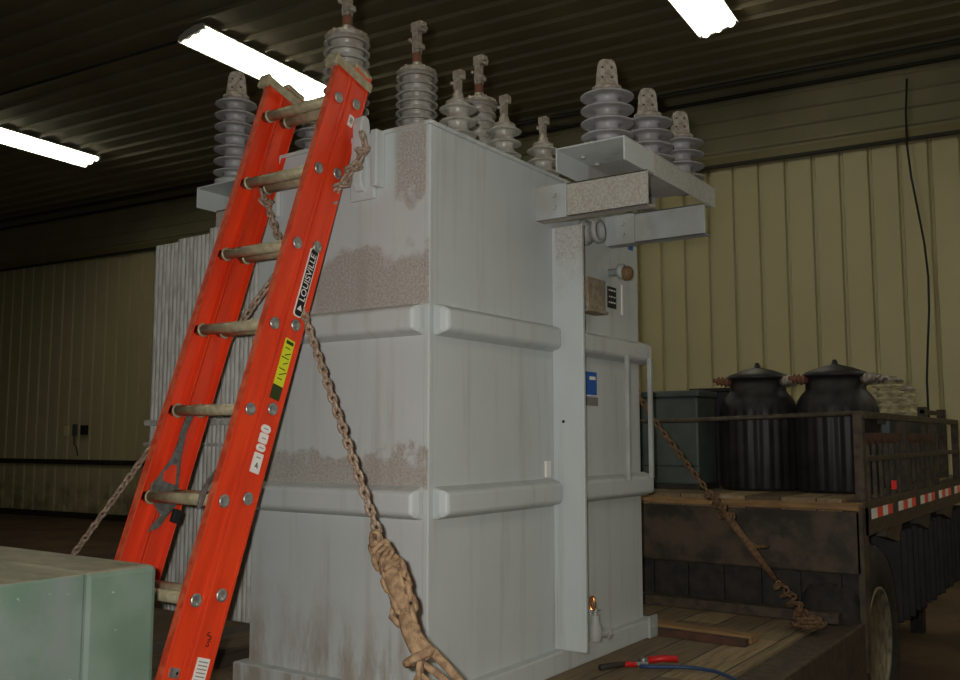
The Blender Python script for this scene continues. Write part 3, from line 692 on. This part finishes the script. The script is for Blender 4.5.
# rung lock on inner side of left rail
yy = YL-.036
h5 = S0-PIT*5
lk = LD('rung_lock', 'steel', lambda m: [m.prism([(-.005, h5+.215), (.015, h5+.215), (.022, h5+.14), (.050, h5+.03), (.060, h5-.02), (.040, h5-.055), (.018, h5-.105), (-.02, h5-.13), (-.012, h5-.105), (.010, h5-.065), (-.012, h5-.05), (-.055, h5-.01), (-.062, h5+.02), (-.045, h5+.05), (-.015, h5+.13)], 1, yy-.006, yy)], .003)
LD('lock_window', 'orange', lambda m: m.prism([(-.022, h5+.045), (-.030, h5+.07), (-.008, h5+.105), (.012, h5+.11), (.026, h5+.06), (.028, h5+.045)], 1, yy-.0075, yy-.006), 0, lk, 'orange rail seen through the lock')
LD('lock_spring', 'steel', lambda m: m.prism([(-.012, h5+.20), (.008, h5+.20), (.020, h5+.29), (.010, h5+.305), (-.008, h5+.29)], 1, yy-.008, yy), .003, lk)
LD('lock_finger', 'black', lambda m: m.box((.050, yy-.02, h5-.075), (.08, yy-.004, h5-.03)), .003, lk)
LD('rung_lock', 'steel', lambda m: m.prism([(-.10, h5-.06), (-.085, h5-.05), (-.08, h5+.02), (-.045, h5+.10), (-.055, h5+.11), (-.092, h5+.04), (-.105, h5-.01)], 1, .036, .044), .003)
# labels on the outer web of the right rail (outward is -Y)
def sticker(name, mat, c, wd, hg, d=.0035, rnd=0., rot=0., parent=None, label=None):
    def f(m):
        pts = []
        if rnd <= 0: pts = [(-wd/2, -hg/2), (wd/2, -hg/2), (wd/2, hg/2), (-wd/2, hg/2)]
        else:
            for cx_, cy_, a0 in ((wd/2-rnd, hg/2-rnd, 0), (-wd/2+rnd, hg/2-rnd, 90), (-wd/2+rnd, -hg/2+rnd, 180), (wd/2-rnd, -hg/2+rnd, 270)):
                for k in range(6): a = math.radians(a0+18*k); pts.append((cx_+rnd*math.cos(a), cy_+rnd*math.sin(a)))
        R_ = Matrix.Rotation(rot, 2); pts = [tuple(R_ @ Vector(p)+Vector(c)) for p in pts]
        m.prism(pts, 1, -d, 0)
    return LD(name, mat, f, 0, parent, label)
def ltext(s, size, mat, c, rot, d, parent, name='lettering'):
    T = Matrix.Translation((c[0], -d-.0003, c[1])) @ RX @ Matrix.Rotation(rot, 4, 'Z'); return text(name, s, size, mat, parent, T)
s_ = sticker('maker_label', 'white', (.045, 1.565), .040, .262, .0035, .013)
s2 = sticker('black_panel', 'ink', (.045, 1.565), .033, .254, .0042, .010, 0, s_)
ltext('LOUISVILLE', .036, 'white', (.0455, 1.583), PI/2, .0042, s_)
LD('logo_mark', 'white', lambda m: m.prism([(.034, 1.458), (.057, 1.458), (.0455, 1.478)], 1, -.0050, -.0042), 0, s_)
s_ = sticker('caution_label', 'yellow', (.045, 1.265), .042, .165, .004)
sticker('caution_block', 'dark_green_ink', (.045, 1.158), .042, .048, .004, parent=s_)
sticker('caution_head', 'dark_green_ink', (.045, 1.335), .034, .012, .0046, parent=s_)
for i, h in enumerate((1.315, 1.295, 1.28, 1.262, 1.24, 1.225, 1.205)):
    sticker('print_line', 'dark_green_ink', (.045+(.004 if i % 2 else -.003), h), .022+.006*(i % 3), .0035, .0044, rot=.5*(i % 2), parent=s_)
c0 = .045
for (h, wd, hg, rn) in ((1.030, .040, .026, .0128), (.998, .036, .033, .004), (.966, .038, .024, .0118), (.915, .038, .066, .002)):
    q = sticker('number_sticker', 'white', (c0, h), wd, hg, .0038, rn)
    sticker('print_line', 'grey_ink', (c0, h+(.018 if hg > .05 else 0)), wd*.5, .003, .0044, parent=q)
ltext('4', .03, 'ink', (c0, .905), .35, .0040, q)
q = sticker('number_sticker', 'white', (.045, 2.235), .024, .045, .0038, .002); ltext('B', .030, 'ink', (.045, 2.235), 0, .0040, q)
q = sticker('rating_label', 'white', (.050, .272), .046, .075, .0038)
for i in range(6): sticker('print_line', 'grey_ink', (.050, .298-i*.0105), .036, .003, .0044, parent=q)
ltext('S', .034, 'ink', (.046, .372), .6, .003, ld_, 'painted_mark')
ltext('S', .028, 'ink', (.048, .350), -.3, .003, ld_, 'painted_mark')
q = sticker('metal_tag', 'rivet', (-.045, .255), .034, .028, .0045); sticker('tag_hole', 'ink', (-.036, .255), .008, .010, .005, .0039, parent=q)

# ------------------------------------------------------------------ chains
def chain_mesh(m, pts, pitch=.031, r=.0056, w_=.0205, jit=.12):
    pts = [Vector(p) for p in pts]; L = [0]
    for a, b in zip(pts, pts[1:]): L.append(L[-1]+(b-a).length)
    def at(s):
        for i in range(len(pts)-1):
            if s <= L[i+1] or i == len(pts)-2:
                f = (s-L[i])/max(L[i+1]-L[i], 1e-6); return pts[i].lerp(pts[i+1], f), (pts[i+1]-pts[i]).normalized()
    s = pitch/2; k = 0; base = (pts[-1]-pts[0]).normalized().orthogonal().normalized(); a0 = random.random()*PI
    while s < L[-1]:
        c, t = at(s); u_ = (base-t*base.dot(t)).normalized(); v_ = t.cross(u_)
        an = a0+(PI/2 if k % 2 else 0)+random.uniform(-jit, jit); s_ax = u_*math.cos(an)+v_*math.sin(an)
        ring = []; hl = pitch*.5+r*.7; hw = w_/2
        for j in range(12):
            a = 2*PI*j/12; cu, su = math.cos(a), math.sin(a)
            ring.append(c+t*(hl-hw)*(1 if cu > 0 else -1)*(1 if abs(cu) > .05 else 0)+t*hw*cu+s_ax*hw*su)
        m.tube(ring, r, 6, True); s += pitch; k += 1
def clump(m, p0, p1, rad, n, r=.006, pitch=.033):
    """chain wound round a tie: spiralling wraps"""
    p0 = Vector(p0); p1 = Vector(p1); ax = (p1-p0); L = ax.length; t = ax.normalized(); u_ = t.orthogonal().normalized(); v_ = t.cross(u_)
    path = []
    for i in range(n*8+1):
        a = 2*PI*i/8; path.append(p0+t*L*i/(n*8)+(u_*math.cos(a)+v_*math.sin(a))*rad*(1+.25*math.sin(i*1.7)))
    chain_mesh(m, path, pitch, r, .022, .5)
def along(a, b, t): return Vector(a).lerp(Vector(b), t)
# chain 1: right lug to the far-left deck edge
A1 = Vector((-.068, .238, 2.665)); E1 = Vector((-.46, 1.83, .74))
m = MB(); chain_mesh(m, [A1+Vector((.0, .02, .07)), A1, E1]); clump(m, A1, along(A1, E1, .09), .016, 3); 
tag(m.build('tie_down_chain', 'chain'), 'rusty chain running left from the tank top behind the ladder to the box', 'chain', 'tie-down chains')
# chain 2: left lug down to near deck edge
A2 = Vector((-.075, .785, 2.63)); E2 = Vector((-.66, -.67, .72))
m = MB(); chain_mesh(m, [A2+Vector((.0, .01, .10)), A2, along(A2, E2, .69)]); clump(m, A2, along(A2, E2, .06), .016, 2)
tag(m.build('tie_down_chain', 'chain'), 'rusty chain hanging down across the left face of the tank', 'chain', 'tie-down chains')
bd = thing('chain_binder', 'tan muddy load binder wrapped with chain in front of the tank corner', 'load binder', E2)
def BP(name, mat, f): return part(name, mat, f, bd)
pA, pB = along(A2, E2, .67), E2
def at2(t): return pA.lerp(pB, t)
sd = (pB-pA).normalized().cross(FW).normalized()
if sd.dot(RT) < 0: sd = -sd
BP('chain_wrap', 'mud', lambda m: [clump(m, at2(.0), at2(.13), .017, 3, .0075, .036)])
BP('chain_wrap', 'mud', lambda m: chain_mesh(m, [at2(.08)+sd*.01, at2(.14)+sd*.030, at2(.24)+sd*.026, at2(.33)+sd*.018], .036, .0085, .026, .5))
BP('chain_wrap', 'mud', lambda m: chain_mesh(m, [at2(.02)-sd*.030, at2(.08)-sd*.022, at2(.17)-sd*.016, at2(.30)-sd*.008], .036, .0085, .026, .5))
BP('chain_wrap', 'mud', lambda m: clump(m, at2(.50), at2(.98), .020, 6, .009, .04))
BP('binder_body', 'mud', lambda m: m.tube([at2(.06), at2(.10), at2(.18), at2(.25), at2(.29)], lambda t: .011+.016*math.sin(PI*min(1, t*1.1))**1.2 if t < .9 else .010, 12))
BP('swivel_body', 'mud', lambda m: m.tube([at2(.28), at2(.31), at2(.36), at2(.42), at2(.47)], lambda t: .010+.017*math.sin(PI*t), 12))
BP('binder_hook', 'mud', lambda m: m.tube([at2(.265)-sd*.004, at2(.262)-sd*.026, at2(.285)-sd*.038, at2(.32)-sd*.026, at2(.35)-sd*.005, at2(.37)+sd*.014, at2(.42)+sd*.026], .009, 8))
tb = (pB-pA).normalized()
BP('hook_ring', 'mud', lambda m: m.tube([at2(.455)+sd*(.038*math.cos(a))+(tb*.35+FW*.9).normalized()*(-.034*math.sin(a)) for a in [2*PI*k/16 for k in range(16)]], .012, 8, True))
BP('binder_lever', 'mud', lambda m: m.tube([at2(.40)+sd*.012, at2(.44)+sd*.030, at2(.50)+sd*.052, at2(.58)+sd*.078, at2(.70)+sd*.11], lambda t: .014-.004*t, 10))
BP('shackle', 'mud', lambda m: m.tube([at2(.46)-sd*.015, at2(.49)+sd*.01, at2(.54)+sd*.035, at2(.60)+sd*.06], .010, 8))
# chain 3: right rear
A3 = Vector((1.765, -.02, 1.735)); E3 = Vector((2.247, -.61, .73))
m = MB(); chain_mesh(m, [Vector((1.745, .12, 1.98)), A3, along(A3, E3, .56)])
tag(m.build('tie_down_chain', 'chain_dark'), 'brown chain slanting down right of the tank to the deck', 'chain', 'tie-down chains')
bd = thing('chain_binder', 'brown load binder on the chain right of the tank', 'load binder', E3)
q3 = lambda t: along(A3, E3, t)
BP('chain_wrap', 'chain_dark', lambda m: clump(m, q3(.36), q3(.50), .018, 3))
BP('chain_wrap', 'chain_dark', lambda m: clump(m, q3(.80), q3(.97), .022, 4))
BP('binder_body', 'chain_dark', lambda m: [m.tube([q3(.46), q3(.52), q3(.66), q3(.80)], lambda t: .012+.009*math.sin(PI*t), 10)])
BP('binder_lever', 'chain_dark', lambda m: m.tube([q3(.60), q3(.63)+RT*.03, q3(.63)+RT*.085+FW*.01], .010, 8))
m = MB()
for k in range(7):
    c = E3+Vector((random.uniform(-.03, .03), random.uniform(-.03, .03), -.012)); rr = random.uniform(.025, .07)
    chain_mesh(m, [c+Vector((rr*math.cos(a)*1.1, rr*math.sin(a), .008*k*.8+random.uniform(0, .008))) for a in [2*PI*j/10 for j in range(9)]], .032, .006, .02, .6)
tag(m.build('chain_pile', 'chain_dark'), 'small heap of brown chain lying at the deck edge', 'chain')

# ------------------------------------------------------------------ loose things on the deck
m = MB(); m.prism([(1.765, .705), (1.855, .705), (1.855, .74), (1.765, .74)], 1, -.50, .20); tag(recentre(m.build('lumber_board', 'lumber', bevel=.003)), 'short tan board lying on the deck beside the tank skirt', 'board').rotation_euler = (0, 0, -.06)
m = MB(); m.prism([(1.70, .70), (1.745, .70), (1.745, .732), (1.70, .732)], 1, -.49, .10); tag(recentre(m.build('lumber_board', 'rack_board', bevel=.003)), 'darker reddish strip in front of the tan board on the deck', 'board').rotation_euler = (0, 0, -.05)
m = MB(); m.box((2.44, -.70, .702), (2.53, 1.2, .755)); tag(recentre(m.build('timber_beam', 'rack', bevel=.004)), 'dark timber lying along the foot of the raised deck riser', 'timber')
m = MB(); m.box((.30, 1.02, .702), (1.5, 1.12, .80)); tag(recentre(m.build('timber_beam', 'lumber', bevel=.004)), 'timber block lying under the radiator bank', 'timber')
m = MB(); m.tube([(1.04, -.28, .716), (1.075, -.33, .714), (1.12, -.40, .714), (1.15, -.47, .714), (1.14, -.56, .714), (1.09, -.64, .713), (1.0, -.72, .712), (.9, -.75, .712)], .008, 8)
tag(m.build('blue_hose', 'hose'), 'thin blue cable snaking along the deck near the red tool', 'hose')
tl = thing('hand_tool', 'red-handled hand tool lying on the deck planks', 'tool', (1.12, -.28, .70), rot=(0, 0, math.radians(-62)))
q = MB(); q.tube([(-.02, .012, .02), (.06, .016, .03), (.12, .022, .028)], .014, 10); q.build('handle', 'red', tl)
q = MB(); q.tube([(-.05, -.02, .012), (-.13, -.03, .012)], .011, 10); q.build('handle', 'red', tl)
q = MB(); q.box((-.06, -.02, .004), (0, .02, .022)); q.cyl(.02, (-.02, 0, .0), (-.02, 0, .035), 12); q.build('jaw', 'steel', tl, bevel=.003)
m = MB(); m.tube([(.935, -.155, .715), (1.01, -.185, .715), (1.07, -.215, .712)], lambda t: .013-.003*t, 8); tag(m.build('clamp_handle', 'dark_steel'), 'dark grip lying left of the red-handled tool', 'tool')

# ------------------------------------------------------------------ green box in the left foreground
gx = thing('green_cabinet', 'faded green steel equipment box in the left foreground', 'cabinet', (-1.6, .6, DZ))
fy = .175; X1 = -.940; XS = -1.150; ZT_ = 1.30
part('housing', 'green_box', lambda m: m.box((-2.35, fy, DZ), (XS-.001, 1.15, ZT_)), gx, .006)
part('end_panel', 'green_box', lambda m: m.box((XS+.001, fy, DZ), (X1, 1.15, ZT_+.001)), gx, .016)
